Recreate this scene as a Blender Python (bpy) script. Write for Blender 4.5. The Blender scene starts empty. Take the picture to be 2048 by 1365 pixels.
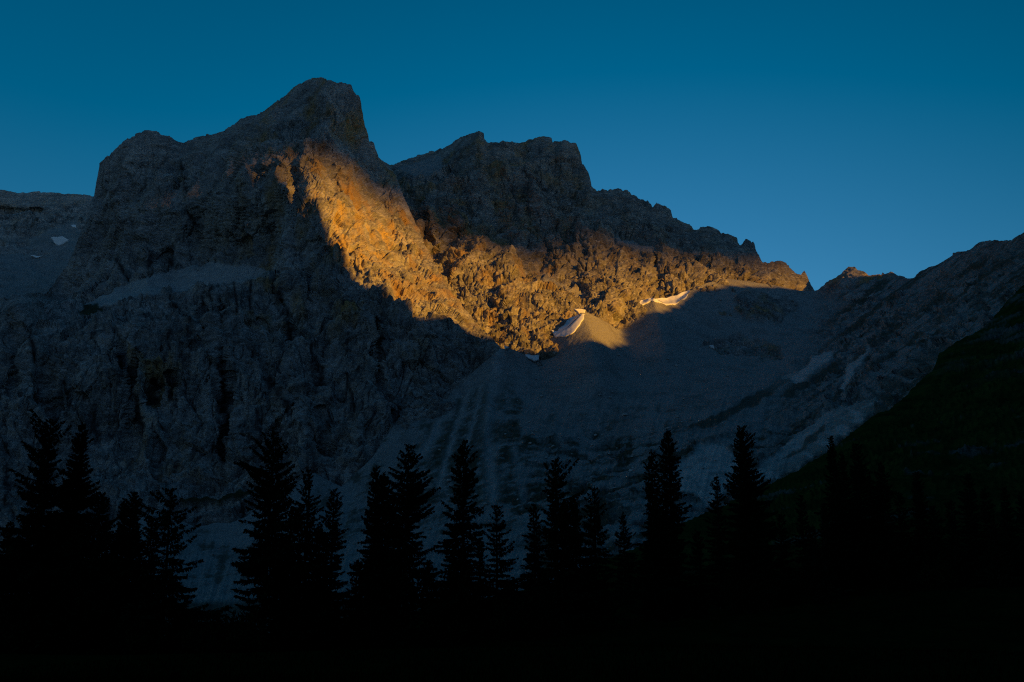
import bpy, math, random
import numpy as np
from mathutils import Vector
from concurrent.futures import ThreadPoolExecutor
R = math.radians
scene = bpy.context.scene
C = scene.collection

# ------------------------------------------------------------------ camera, sky, sun, exposure
PITCH = R(13.2)
FPX = 35.0 / 36.0 * 2048.0
SUN_AZ = R(50.0)            # measured from straight behind the camera towards its right
SUN_EL = R(9.0)
SUN_DIR = np.array([math.sin(SUN_AZ) * math.cos(SUN_EL), -math.cos(SUN_AZ) * math.cos(SUN_EL), math.sin(SUN_EL)])

SKY_BASE, SKY_GLOW, SKY_RED_CUT = 0.82, 0.85, 0.43

cam_d = bpy.data.cameras.new("camera")
cam = bpy.data.objects.new("camera", cam_d)
C.objects.link(cam)
cam_d.lens = 35.0
cam_d.sensor_width = 36.0
cam_d.clip_start = 0.1
cam_d.clip_end = 80000.0
cam.location = (0, 0, 0)
cam.rotation_euler = (R(90) + PITCH, 0, 0)
scene.camera = cam

world = bpy.data.worlds.new("World")
scene.world = world
world.use_nodes = True
wt = world.node_tree
wt.nodes.clear()
w_sky = wt.nodes.new("ShaderNodeTexSky")
w_sky.sky_type = 'NISHITA'
w_sky.sun_disc = False
w_sky.sun_elevation = SUN_EL
w_sky.sun_rotation = math.atan2(SUN_DIR[0], SUN_DIR[1])
w_sky.altitude = 1700.0
w_sky.air_density = 1.0
w_sky.dust_density = 0.3
w_sky.ozone_density = 4.0
w_bg = wt.nodes.new("ShaderNodeBackground")
w_bg.inputs["Strength"].default_value = 0.078
w_out = wt.nodes.new("ShaderNodeOutputWorld")
def w_math(op, a, b=None):
    n = wt.nodes.new("ShaderNodeVectorMath"); n.operation = op
    for k, v in enumerate((a, b)):
        if v is None: continue
        if isinstance(v, tuple): n.inputs[k].default_value = v
        else: wt.links.new(v, n.inputs[k])
    return n
# clear dusk air: brightest low over the valley head, red filtered out high up
w_co = wt.nodes.new("ShaderNodeTexCoord")
GLOW = (math.sin(R(12)) * math.cos(R(12)), math.cos(R(12)) * math.cos(R(12)), math.sin(R(12)))
w_dot = w_math('DOT_PRODUCT', w_co.outputs["Generated"], GLOW)
w_max = wt.nodes.new("ShaderNodeMath"); w_max.operation = 'MAXIMUM'; w_max.inputs[1].default_value = 0.0
wt.links.new(w_dot.outputs["Value"], w_max.inputs[0])
w_pow = wt.nodes.new("ShaderNodeMath"); w_pow.operation = 'POWER'; w_pow.inputs[1].default_value = 10.0
wt.links.new(w_max.outputs[0], w_pow.inputs[0])
w_mad = wt.nodes.new("ShaderNodeMath"); w_mad.operation = 'MULTIPLY_ADD'
w_mad.inputs[1].default_value = SKY_GLOW; w_mad.inputs[2].default_value = SKY_BASE
wt.links.new(w_pow.outputs[0], w_mad.inputs[0])
w_dt2 = w_math('DOT_PRODUCT', w_co.outputs["Generated"], (0.0, math.cos(R(28)), math.sin(R(28))))   # darkest, bluest part: opposite the sunset
w_mx2 = wt.nodes.new("ShaderNodeMath"); w_mx2.operation = 'MAXIMUM'; w_mx2.inputs[1].default_value = 0.0
wt.links.new(w_dt2.outputs["Value"], w_mx2.inputs[0])
w_pw2 = wt.nodes.new("ShaderNodeMath"); w_pw2.operation = 'POWER'; w_pw2.inputs[1].default_value = 0.9
wt.links.new(w_mx2.outputs[0], w_pw2.inputs[0])
w_dim = wt.nodes.new("ShaderNodeMath"); w_dim.operation = 'MULTIPLY_ADD'; w_dim.inputs[1].default_value = -0.17
wt.links.new(w_pw2.outputs[0], w_dim.inputs[0]); wt.links.new(w_mad.outputs[0], w_dim.inputs[2])
w_cut = wt.nodes.new("ShaderNodeVectorMath"); w_cut.operation = 'SCALE'; w_cut.inputs[0].default_value = (SKY_RED_CUT, 0, 0)
wt.links.new(w_pw2.outputs[0], w_cut.inputs["Scale"])
w_scl = wt.nodes.new("ShaderNodeVectorMath"); w_scl.operation = 'SCALE'
wt.links.new(w_sky.outputs[0], w_scl.inputs[0]); wt.links.new(w_dim.outputs[0], w_scl.inputs["Scale"])
w_sub = w_math('SUBTRACT', w_scl.outputs[0], w_cut.outputs[0])
w_pos = w_math('MAXIMUM', w_sub.outputs[0], (0, 0, 0))
w_mul = w_math('MULTIPLY', w_pos.outputs[0], (1.0, 1.06, 1.0))
wt.links.new(w_mul.outputs[0], w_bg.inputs["Color"])
wt.links.new(w_bg.outputs[0], w_out.inputs["Surface"])

sun_d = bpy.data.lights.new("sun", 'SUN')
sun = bpy.data.objects.new("sun", sun_d)
C.objects.link(sun)
sun_d.energy = 5.0
sun_d.angle = R(0.5)
sun_d.color = (1.0, 0.455, 0.045)
sun.rotation_euler = Vector(SUN_DIR).to_track_quat('Z', 'Y').to_euler()

scene.view_settings.view_transform = 'Standard'
scene.view_settings.look = 'None'
scene.view_settings.exposure = 0.35
scene.view_settings.gamma = 1.0
scene.render.engine = 'CYCLES'
scene.cycles.use_denoising = False
scene.cycles.pixel_filter_type = 'BLACKMAN_HARRIS'
scene.cycles.filter_width = 1.15
scene.cycles.max_bounces = 5
scene.cycles.diffuse_bounces = 3

# ------------------------------------------------------------------ helpers
def tag(o, label=None, cat=None, group=None, kind=None):
    if label: o["label"] = label
    if cat: o["category"] = cat
    if group: o["group"] = group
    if kind: o["kind"] = kind
    return o

def link(name, me, mat=None, parent=None):
    o = bpy.data.objects.new(name, me)
    C.objects.link(o)
    if mat and me is not None and not me.materials: me.materials.append(mat)
    if parent: o.parent = parent
    return o

def np_mesh(name, V, F, smooth=True):
    """V (n,3), F (m,k) with k = 3 or 4"""
    me = bpy.data.meshes.new(name)
    V = np.ascontiguousarray(V, dtype=np.float32)
    F = np.ascontiguousarray(F, dtype=np.int32)
    m, k = F.shape
    me.vertices.add(len(V)); me.vertices.foreach_set("co", V.ravel())
    me.loops.add(m * k); me.loops.foreach_set("vertex_index", F.ravel())
    me.polygons.add(m)
    me.polygons.foreach_set("loop_start", np.arange(0, m * k, k, dtype=np.int32))
    me.polygons.foreach_set("loop_total", np.full(m, k, dtype=np.int32))
    me.polygons.foreach_set("use_smooth", np.full(m, smooth, dtype=bool))
    me.update(calc_edges=True)
    return me

def set_attr(me, name, arr):
    a = me.attributes.new(name, 'FLOAT', 'POINT')
    a.data.foreach_set("value", np.ascontiguousarray(arr, dtype=np.float32).ravel())

_G = np.array([[1,1,0],[-1,1,0],[1,-1,0],[-1,-1,0],[1,0,1],[-1,0,1],[1,0,-1],[-1,0,-1],
               [0,1,1],[0,-1,1],[0,1,-1],[0,-1,-1],[1,1,0],[-1,1,0],[0,-1,1],[0,-1,-1]], dtype=np.float32)
def _pn(p, seed):
    i = np.floor(p); f = (p - i).astype(np.float32); i = i.astype(np.int64)
    u = f * f * f * (f * (f * 6 - 15) + 10)
    out = None
    res = {}
    for dx in (0, 1):
        hx = (i[:, 0] + dx) * 73856093
        for dy in (0, 1):
            hy = hx ^ ((i[:, 1] + dy) * 19349663)
            for dz in (0, 1):
                h = (hy ^ ((i[:, 2] + dz) * 83492791) ^ (seed * 2654435761)) & 0xffffffff
                h = ((h ^ (h >> 15)) * 2246822519) & 0xffffffff
                h = ((h ^ (h >> 13)) * 3266489917) & 0xffffffff
                g = _G[((h ^ (h >> 16)) & 15)]
                res[dx, dy, dz] = g[:, 0] * (f[:, 0] - dx) + g[:, 1] * (f[:, 1] - dy) + g[:, 2] * (f[:, 2] - dz)
    l = lambda a, b, t: a + (b - a) * t
    x00 = l(res[0,0,0], res[1,0,0], u[:, 0]); x10 = l(res[0,1,0], res[1,1,0], u[:, 0])
    x01 = l(res[0,0,1], res[1,0,1], u[:, 0]); x11 = l(res[0,1,1], res[1,1,1], u[:, 0])
    return l(l(x00, x10, u[:, 1]), l(x01, x11, u[:, 1]), u[:, 2])

_pool = ThreadPoolExecutor(4)
def pn(p, seed=0):
    n = len(p)
    if n < 20000: return _pn(p, seed)
    ch = np.array_split(p, max(4, n // 60000))
    return np.concatenate(list(_pool.map(lambda q: _pn(q, seed), ch)))

def _facets(p, seed):
    b = np.floor(p - .5).astype(np.int64)
    bd = np.full(len(p), 1e9, np.float32); out = np.zeros(len(p), np.float32)
    for dx in (0, 1):
        for dy in (0, 1):
            for dz in (0, 1):
                c = b + np.array([dx, dy, dz])
                h = ((c[:, 0] * 73856093) ^ (c[:, 1] * 19349663) ^ (c[:, 2] * 83492791) ^ (seed * 2654435761)) & 0xffffffff
                h = ((h ^ (h >> 15)) * 2246822519) & 0xffffffff
                h = ((h ^ (h >> 13)) * 3266489917) & 0xffffffff
                h = h ^ (h >> 16)
                h2 = ((h ^ 0x9e3779b9) * 2246822519) & 0xffffffff; h2 = h2 ^ (h2 >> 15)
                k = lambda q, s: ((q >> s) & 255).astype(np.float32) / 127.5 - 1
                q = [(p[:, a] - c[:, a] - .5 - .38 * k(h, a * 8)).astype(np.float32) for a in range(3)]
                d = q[0] ** 2 + q[1] ** 2 + q[2] ** 2
                v = .9 * (k(h2, 0) * q[0] + k(h2, 8) * q[1] + k(h2, 16) * q[2]) + .38 * k(h2, 24)
                m = d < bd
                bd = np.where(m, d, bd); out = np.where(m, v, out)
    return out
def facets(p, seed=0):
    """broken rock: every cell of a 3-D cell pattern is one tilted, offset plane"""
    return np.concatenate(list(_pool.map(lambda q: _facets(q, seed), np.array_split(p, max(4, len(p) // 60000)))))

def fbm(p, octs=4, seed=0, lac=2.07, gain=0.5):
    s = 0; a = 1.0; t = 0; q = p
    for k in range(octs):
        s = s + a * pn(q, seed + k * 17); t += a; a *= gain; q = q * lac + 3.7
    return s / t

def ridged(p, octs=4, seed=0, lac=2.07, gain=0.5):
    s = 0; a = 1.0; t = 0; q = p; w = 1.0
    for k in range(octs):
        r = 1 - np.abs(pn(q, seed + k * 17)) * 2.0
        r = np.clip(r, 0, 1) ** 1.5
        s = s + a * r * w; w = np.clip(r * 1.4, 0.15, 1); t += a; a *= gain; q = q * lac + 5.3
    return s / t

def sstep(x, a, b):
    t = np.clip((x - a) / (b - a), 0, 1)
    return t * t * (3 - 2 * t)

def ray_at(px, py, Y):
    """world point seen at photo pixel (px, py) of the survey sketch, at forward distance Y"""
    cx = (px - 1024.0) / FPX
    cy = (682.5 - py) / FPX
    d = math.cos(PITCH) - cy * math.sin(PITCH)
    return np.stack([Y * cx / d, Y + 0 * cx, Y * (math.sin(PITCH) + cy * math.cos(PITCH)) / d], -1)

class TPS:
    def __init__(s, pts, reg=1e-4):
        p = np.array(pts, float)
        s.c = p[:, :2] / 1000.0
        n = len(p)
        K = s.k(np.linalg.norm(s.c[:, None] - s.c[None], axis=-1)) + np.eye(n) * reg
        Pm = np.c_[np.ones(n), s.c]
        A = np.zeros((n + 3, n + 3)); A[:n, :n] = K; A[:n, n:] = Pm; A[n:, :n] = Pm.T
        s.w = np.linalg.solve(A, np.r_[np.log(p[:, 2]), 0, 0, 0])
    @staticmethod
    def k(r):
        return np.where(r > 1e-9, r * r * np.log(np.maximum(r, 1e-9)), 0)
    def __call__(s, px, py):
        sh = px.shape; q = np.stack([px.ravel(), py.ravel()], -1) / 1000.0
        out = s.w[-3] + q @ s.w[-2:]
        for i in range(len(s.c)):
            out = out + s.w[i] * s.k(np.hypot(q[:, 0] - s.c[i, 0], q[:, 1] - s.c[i, 1]))
        return np.exp(out).reshape(sh)

def seg_dist(px, py, line):
    best = np.full(px.shape, 1e9)
    for (x0, y0), (x1, y1) in zip(line[:-1], line[1:]):
        dx, dy = x1 - x0, y1 - y0
        t = np.clip(((px - x0) * dx + (py - y0) * dy) / (dx * dx + dy * dy), 0, 1)
        best = np.minimum(best, np.hypot(px - x0 - t * dx, py - y0 - t * dy))
    return best

def in_poly(px, py, poly):
    r = np.zeros(px.shape, bool); n = len(poly)
    for i in range(n):
        x0, y0 = poly[i]; x1, y1 = poly[(i + 1) % n]
        if y0 == y1: continue
        c = ((y0 > py) != (y1 > py)) & (px < (x1 - x0) * (py - y0) / (y1 - y0) + x0)
        r ^= c
    return r

def blur(a, n=2):
    a = a.astype(float)
    for _ in range(n):
        p = np.pad(a, 1, mode='edge')
        a = (p[:-2, 1:-1] + p[2:, 1:-1] + p[1:-1, :-2] + p[1:-1, 2:] + 2 * p[1:-1, 1:-1]) / 6
    return a

def grid_normals(P):
    du = np.gradient(P, axis=1); dv = np.gradient(P, axis=0)
    n = np.cross(du, dv)
    return n / np.maximum(np.linalg.norm(n, axis=-1, keepdims=True), 1e-9)

def smooth_grid(N, n):
    for _ in range(n):
        N = np.stack([blur(N[..., k], 1) for k in range(3)], -1)
    return N / np.maximum(np.linalg.norm(N, axis=-1, keepdims=True), 1e-9)

SHEETS = {}
def sheet(name, top, bottom, ctrl, step, rib=(), ledge=(), masks=None, disp=None, jag=0.0, back=16, back_slope=0.7, back_len=500.0, seed=1):
    """A mountainside: rows climb from its foot to its crest, then run down the far side."""
    x0, x1 = top[0][0], top[-1][0]
    xs = np.arange(x0, x1 + step * 0.5, step)
    tp = np.array(top, float); bt = np.array(bottom, float)
    yt = np.interp(xs, tp[:, 0], tp[:, 1]); yb = np.interp(xs, bt[:, 0], bt[:, 1])
    if jag:
        q = np.stack([xs / 13.0, xs * 0 + seed, xs * 0], -1)
        yt = yt + jag * fbm(q, 4, seed, gain=0.6)
    nr = int(np.ceil(np.max(yb - yt) / step))
    ymin = yt.min()
    nr = int(np.ceil((yb.max() - ymin) / step)) + 1
    t = np.linspace(0, 1, nr)[:, None]
    PX = np.broadcast_to(xs[None], (nr, len(xs))).copy()
    PYg = yb[None] + (ymin - yb)[None] * t
    PY = np.maximum(PYg, yt[None])
    kc = np.argmax(PYg <= yt[None] + 1e-6, axis=0)             # first row that reaches the crest, per column
    Y = TPS(ctrl)(PX, PY)
    wx = PX + 7 * pn(np.stack([PX.ravel() / 37, PY.ravel() / 37, PX.ravel() * 0 + .5], -1), 91).reshape(PX.shape)
    wy = PY + 7 * pn(np.stack([PX.ravel() / 37, PY.ravel() / 37, PX.ravel() * 0 + 7.5], -1), 92).reshape(PX.shape)
    for line, amp, w in rib:
        Y = Y + amp * np.exp(-(seg_dist(wx, wy, line) / w) ** 1.4)
    for line, amp, w, fade in ledge:
        L = np.array(line, float)
        d = np.interp(wx, L[:, 0], L[:, 1]) - wy
        f = sstep(PX, L[0, 0] - fade, L[0, 0]) * (1 - sstep(PX, L[-1, 0], L[-1, 0] + fade))
        Y = Y + amp * f * (sstep(d, -w, w) - sstep(d, 26, 190))
    P = ray_at(PX, PY, Y)
    # the far side
    s = (np.linspace(0, 1, back + 1)[1:] ** 1.6)[:, None]
    B = np.repeat(P[-1:][:], back, axis=0).copy()
    B[..., 1] += s * back_len
    B[..., 0] += s * back_len * (B[..., 0] / np.maximum(B[..., 1], 1))
    B[..., 2] -= s ** 1.25 * back_len * back_slope
    P = np.concatenate([P, B], 0)
    PXa = np.concatenate([PX, np.repeat(PX[-1:], back, 0)], 0)
    PYa = np.concatenate([PY, np.repeat(PY[-1:], back, 0)], 0)
    M = masks(PXa, PYa, P) if masks else {}
    if disp:
        N = grid_normals(P)
        N = np.where((N[..., 1:2] > 0.3) & (N[..., 2:3] < 0), -N, N)
        N = smooth_grid(N, 6)
        D = disp(P.reshape(-1, 3), {k: v.ravel() for k, v in M.items()}, PXa.ravel(), PYa.ravel()).reshape(PXa.shape)
        cf = np.full(PXa.shape, .3); cf[:nr] = .3 + .7 * sstep(PY - yt[None], 2, 70)
        P = P + N * (D * cf)[..., None]
        rows = np.arange(nr)[:, None]
        kk = np.minimum(rows, kc[None])
        P[:nr] = np.take_along_axis(P[:nr], np.broadcast_to(kk[..., None], (nr, len(xs), 3)), 0)
    r, c = PXa.shape
    idx = np.arange(r * c).reshape(r, c)
    F = np.stack([idx[:-1, :-1], idx[:-1, 1:], idx[1:, 1:], idx[1:, :-1]], -1).reshape(-1, 4)
    me = np_mesh(name, P.reshape(-1, 3), F)
    for k, v in M.items(): set_attr(me, k, v)
    SHEETS[name] = (PXa[:nr], PYa[:nr], P[:nr], xs, nr)
    return me

# ------------------------------------------------------------------ materials
class NT:
    def __init__(s, name, rough=0.95, spec=0.15):
        s.m = bpy.data.materials.new(name); s.m.use_nodes = True
        s.t = s.m.node_tree; s.b = s.t.nodes["Principled BSDF"]
        s.b.inputs["Roughness"].default_value = rough
        s.b.inputs["Specular IOR Level"].default_value = spec
        s.co = s.t.nodes.new("ShaderNodeNewGeometry").outputs["Position"]
    def n(s, kind, **kw):
        nd = s.t.nodes.new(kind)
        for k, v in kw.items():
            if k in nd.inputs: nd.inputs[k].default_value = v
            else: setattr(nd, k, v)
        return nd
    def l(s, a, b): s.t.links.new(a, b)
    def scaled(s, sc):
        v = s.n("ShaderNodeVectorMath", operation='MULTIPLY'); s.l(s.co, v.inputs[0]); v.inputs[1].default_value = sc
        return v.outputs[0]
    def noise(s, sc, detail=6, rough=0.6, lo=0.3, hi=0.7):
        t = s.n("ShaderNodeTexNoise"); t.inputs["Scale"].default_value = 1.0
        t.inputs["Detail"].default_value = detail; t.inputs["Roughness"].default_value = rough
        s.l(s.scaled(sc), t.inputs["Vector"])
        r = s.n("ShaderNodeMapRange"); r.inputs[1].default_value = lo; r.inputs[2].default_value = hi
        s.l(t.outputs["Fac"], r.inputs[0])
        return r.outputs[0]
    def attr(s, name):
        a = s.n("ShaderNodeAttribute"); a.attribute_name = name; return a.outputs["Fac"]
    def mul(s, a, b):
        m = s.n("ShaderNodeMath", operation='MULTIPLY')
        for k, v in enumerate((a, b)):
            if isinstance(v, (int, float)): m.inputs[k].default_value = v
            else: s.l(v, m.inputs[k])
        return m.outputs[0]
    def mix(s, f, a, b):
        m = s.n("ShaderNodeMix", data_type='RGBA')
        if isinstance(f, (int, float)): m.inputs[0].default_value = f
        else: s.l(f, m.inputs[0])
        for k, v in ((6, a), (7, b)):
            if isinstance(v, tuple): m.inputs[k].default_value = (*v, 1)
            else: s.l(v, m.inputs[k])
        return m.outputs[2]
    def bump(s, h, strength=0.6, dist=1.0):
        b = s.n("ShaderNodeBump"); b.inputs["Strength"].default_value = strength; b.inputs["Distance"].default_value = dist
        s.l(h, b.inputs["Height"]); s.l(b.outputs[0], s.b.inputs["Normal"])
    def color(s, c):
        if isinstance(c, tuple): s.b.inputs["Base Color"].default_value = (*c, 1)
        else: s.l(c, s.b.inputs["Base Color"])

def rock_material(name, pale=(0.45, 0.43, 0.40), dark=(0.19, 0.184, 0.178)):
    m = NT(name)
    c = m.mix(m.noise((.02, .02, .035), 8, .68, .36, .64), dark, pale)
    c = m.mix(m.mul(m.noise((.0075, .0075, .011), 4, .6, .47, .62), .5), c, (0.115, 0.11, 0.108))
    c = m.mix(m.mul(m.noise((.10, .10, .22), 6, .75, .5, .66), .7), c, (0.085, 0.082, 0.08))
    c = m.mix(m.mul(m.noise((.07, .07, .20), 6, .75, .52, .68), .8), c, (0.56, 0.545, 0.52))
    # iron stains run down the walls
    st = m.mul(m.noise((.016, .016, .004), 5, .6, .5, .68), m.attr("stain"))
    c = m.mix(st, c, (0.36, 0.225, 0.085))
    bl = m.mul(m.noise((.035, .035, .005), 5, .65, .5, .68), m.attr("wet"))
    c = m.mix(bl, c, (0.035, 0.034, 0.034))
    c = m.mix(m.mul(m.attr("streak"), m.noise((.06, .06, .012), 5, .65, .30, .50)), c, (0.028, 0.028, 0.028))  # black water streaks and the painted shade of the clefts
    c = m.mix(m.mul(m.attr("sun_ochre"), m.noise((.03, .03, .008), 5, .6, .46, .70)), c, (0.52, 0.36, 0.11))  # yellow rock with golden sunlight worked into its colour
    sc = m.mix(m.noise((.25, .25, .25), 4, .7), (0.225, 0.226, 0.222), (0.33, 0.33, 0.322))
    sc = m.mix(m.mul(m.noise((.018, .018, .018), 7, .7, .48, .62), .5), sc, (0.15, 0.14, 0.13))
    sc = m.mix(m.mul(m.attr("pale"), m.noise((.05, .05, .05), 5, .6, .2, .55)), sc, (0.50, 0.495, 0.48))
    c = m.mix(m.attr("scree"), c, sc)
    gr = m.mix(m.noise((.08, .08, .08), 5, .65), (0.022, 0.03, 0.014), (0.05, 0.058, 0.026))
    c = m.mix(m.attr("grass"), c, gr)
    m.color(c)
    h = m.n("ShaderNodeTexNoise"); h.inputs["Scale"].default_value = 1.0; h.inputs["Detail"].default_value = 7; h.inputs["Roughness"].default_value = .7
    m.l(m.scaled((.22, .22, .3)), h.inputs["Vector"])
    m.bump(h.outputs["Fac"], 1.0, 4.0)
    return m.m

M_ROCK = rock_material("limestone")
M_SCREE = rock_material("scree_and_rock", (0.37, 0.36, 0.345), (0.16, 0.157, 0.152))
M_ROCK2 = rock_material("brown_limestone", (0.37, 0.345, 0.305), (0.14, 0.128, 0.115))

def turf_material(lo, hi, nm, hill=False):
    m = NT(nm, 1.0, 0.0)
    c = m.mix(m.noise((.05, .05, .05), 7, .65), lo, hi)
    if hill:
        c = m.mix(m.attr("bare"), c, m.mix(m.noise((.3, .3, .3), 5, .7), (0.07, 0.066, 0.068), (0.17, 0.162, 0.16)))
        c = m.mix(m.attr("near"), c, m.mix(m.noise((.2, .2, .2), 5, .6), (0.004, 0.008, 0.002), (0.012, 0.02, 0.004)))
    m.color(c)
    h = m.n("ShaderNodeTexNoise"); h.inputs["Scale"].default_value = 1.0; h.inputs["Detail"].default_value = 7
    m.l(m.scaled((.8, .8, .8)), h.inputs["Vector"]); m.bump(h.outputs["Fac"], 0.8, 1.0)
    return m.m
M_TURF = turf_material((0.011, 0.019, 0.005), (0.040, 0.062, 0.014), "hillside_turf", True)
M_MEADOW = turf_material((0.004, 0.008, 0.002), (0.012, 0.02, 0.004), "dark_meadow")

def simple(name, a, b, sc, rough=0.9, bump=0.0):
    m = NT(name, rough, 0.0 if 'grass' in name or 'shrub' in name or 'spruce' in name else 0.1)
    n = m.noise(sc, 5, .6)
    m.color(m.mix(n, a, b))
    if bump: m.bump(n, bump, 0.3)
    return m.m
M_NEEDLE = simple("spruce_needles", (0.008, 0.014, 0.007), (0.022, 0.032, 0.014), (1.5, 1.5, 1.5))
M_BARK = simple("spruce_bark", (0.02, 0.016, 0.013), (0.05, 0.04, 0.032), (3, 3, .8), bump=.5)
M_SNOW = simple("old_snow", (0.70, 0.71, 0.73), (0.84, 0.85, 0.86), (.15, .15, .15), 0.6, .3)
M_BOULDER = simple("boulder_stone", (0.30, 0.295, 0.285), (0.52, 0.51, 0.49), (.25, .25, .25), bump=.6)
M_SHRUB = simple("shrub_leaves", (0.010, 0.016, 0.006), (0.024, 0.034, 0.010), (2, 2, 2))
M_GRASS = simple("grass_blades", (0.003, 0.006, 0.001), (0.008, 0.013, 0.002), (2, 2, 2))

# ------------------------------------------------------------------ the mountains
def rock_disp(P, M, px, py, flute=1.0, amp=1.0, seed=0, zst=.55):
    sc = M.get("scree", 0); gr = M.get("grass", 0)
    k = 1 - 0.93 * np.maximum(sc, gr * 0.8)
    x, y, z = P[:, 0], P[:, 1], P[:, 2]
    W = 18 * np.stack([fbm(P / 90, 2, seed + 61), fbm(P / 90, 2, seed + 62), fbm(P / 90, 2, seed + 63)], -1)
    Q = P + W
    S = np.array([1, 1, 0.36 / max(flute, .3)])
    fl = M.get("flank", 0)
    rough = M.get("rubble", 0)
    d = 34 * (ridged(Q * S / 150, 3, seed + 1) - .5) * (1 - .5 * rough)
    Q2 = P + .35 * W
    d = d + (17 - 1 * rough) * facets(Q2 * np.array([1, 1, zst]) / 58, seed + 2)
    d = d + (6.5 + 2 * rough) * facets(Q2 * np.array([1, 1, zst + .05]) / 21, seed + 14)
    d = d + (1.5 + 1.8 * rough) * facets(Q2 * np.array([1, 1, .8]) / 8.5, seed + 15)
    crk = 1 - 2 * np.abs(pn(Q * np.array([1, 1, .22]) / 34, seed + 11))
    d = d - 7.0 * sstep(crk, .84, .99)
    crk = 1 - 2 * np.abs(pn(Q * np.array([1, 1, .4]) / 14, seed + 12))
    d = d - (1.6 + rough) * sstep(crk, .8, .99)
    wall = M.get("wall", 0)
    d = d + 11 * wall * (ridged(Q * np.array([1, 1, .12]) / 38, 3, seed + 16, gain=.6) - .5) + 4 * wall * (ridged(Q * np.array([1, 1, .10]) / 13, 2, seed + 17) - .5)
    dip = (z + (0.22 + 1.1 * fl) * x - 0.1 * y + 34 * pn(P / 80, seed + 3) + 11 * pn(P / 24, seed + 4)) / 14.0
    where = sstep(fbm(P / 110, 2, seed + 5), -.5, .05) * (1 - .8 * rough) * (1 - .5 * wall)
    fr = dip - np.floor(dip)
    d = d + 4.6 * (sstep(fr, 0.0, 0.7) - sstep(fr, .78, 1.0) - .5) * where
    fr = dip * 2.7 + .8 * pn(P / 12, seed + 13); fr = fr - np.floor(fr)
    d = d + 1.3 * (sstep(fr, 0.0, 0.65) - sstep(fr, .75, 1.0) - .5) * where
    d = d - (1.6 + 2.6 * rough) * (ridged(Q * np.array([1, 1, .7]) / 16, 3, seed + 6, gain=.6) - .45)
    d = d + (1.3 + .6 * rough) * fbm(P / 5.5, 2, seed + 7)
    return d * k * amp + (1 - k) * (2.4 * fbm(P / 60, 2, seed + 8) + .9 * pn(P / 10, seed + 9) + .7 * pn(P / 4.5, seed + 10))

def warp(px, py, s=40, a=10, seed=70):
    q = np.stack([px.ravel() / s, py.ravel() / s, px.ravel() * 0 + .3], -1)
    return px + a * fbm(q, 3, seed).reshape(px.shape) * 2, py + a * fbm(q + 9.1, 3, seed + 3).reshape(px.shape) * 2

def poly_mask(px, py, polys, s=40, a=8, n=3, seed=70):
    wx, wy = warp(px, py, s, a, seed)
    r = np.zeros(px.shape, bool)
    for p in polys: r |= in_poly(wx, wy, p)
    return blur(r, n)

# --- distant plateau at the far left
L0_TOP = [(-160, 372), (-60, 370), (0, 378), (14, 381), (34, 385), (76, 384), (114, 386), (155, 388), (181, 393), (260, 410), (340, 440)]
L0_BOT = [(-160, 760), (340, 760)]
L0_CTRL = [(-160, 372, 3700), (0, 378, 3650), (180, 393, 3700), (340, 440, 3800), (0, 420, 3560), (0, 440, 3500), (120, 440, 3520), (-160, 430, 3450),
           (0, 500, 3250), (100, 480, 3330), (150, 450, 3480), (70, 512, 3240), (200, 500, 3300), (0, 590, 2850), (100, 590, 2880), (200, 600, 2900), (-160, 700, 2500), (340, 700, 2600), (100, 750, 2400)]
def m0(px, py, P):
    sc = poly_mask(px, py, [[(-200, 520), (60, 505), (150, 500), (200, 480), (260, 800), (-200, 800)], [(60, 470), (150, 440), (165, 500), (60, 500)]], n=4)
    return {"scree": sc * .8, "grass": sc * 0, "stain": sc * 0 + .3, "wet": sstep(py, 405, 420) * (1 - sstep(py, 450, 465))}
L0_RIB = [([(-160, 418), (20, 420), (80, 424)], 60, 8)]
me = sheet("far_plateau", L0_TOP, L0_BOT, L0_CTRL, 1.6, L0_RIB, masks=m0, jag=2.0, seed=3,
           disp=lambda P, M, px, py: rock_disp(P, M, px, py, 1.0, .8, 300))
o = link("far_plateau", me, M_ROCK)
tag(o, "distant flat topped rock plateau at the far left behind the buttress", kind="structure")

# --- the main massif: left buttress, main peak, lower cliffs and the sunlit flank
L1_TOP = [(-160, 610), (0, 598), (34, 588), (69, 585), (95, 588), (112, 560), (132, 535), (150, 495), (166, 455), (180, 405), (185, 392), (190, 358), (198, 327), (213, 313), (220, 304), (241, 289),
          (272, 268), (289, 262), (313, 262), (324, 268), (341, 273), (351, 282), (367, 286), (386, 277), (437, 263), (475, 244), (516, 227), (561, 199),
          (582, 182), (606, 166), (616, 160), (644, 156), (664, 161), (672, 164), (688, 162), (703, 168), (710, 182), (720, 194), (724, 213), (727, 237),
          (734, 261), (739, 282), (747, 287), (750, 302), (757, 316), (775, 327), (788, 345), (802, 372), (816, 405), (832, 445), (850, 488),
          (868, 522), (890, 566), (915, 602), (940, 630), (968, 660), (1001, 694), (1016, 730), (1060, 850)]
L1_BOT = [(-160, 1330), (300, 1240), (500, 1150), (700, 1080), (850, 960), (950, 880), (1016, 830), (1060, 870)]
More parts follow.
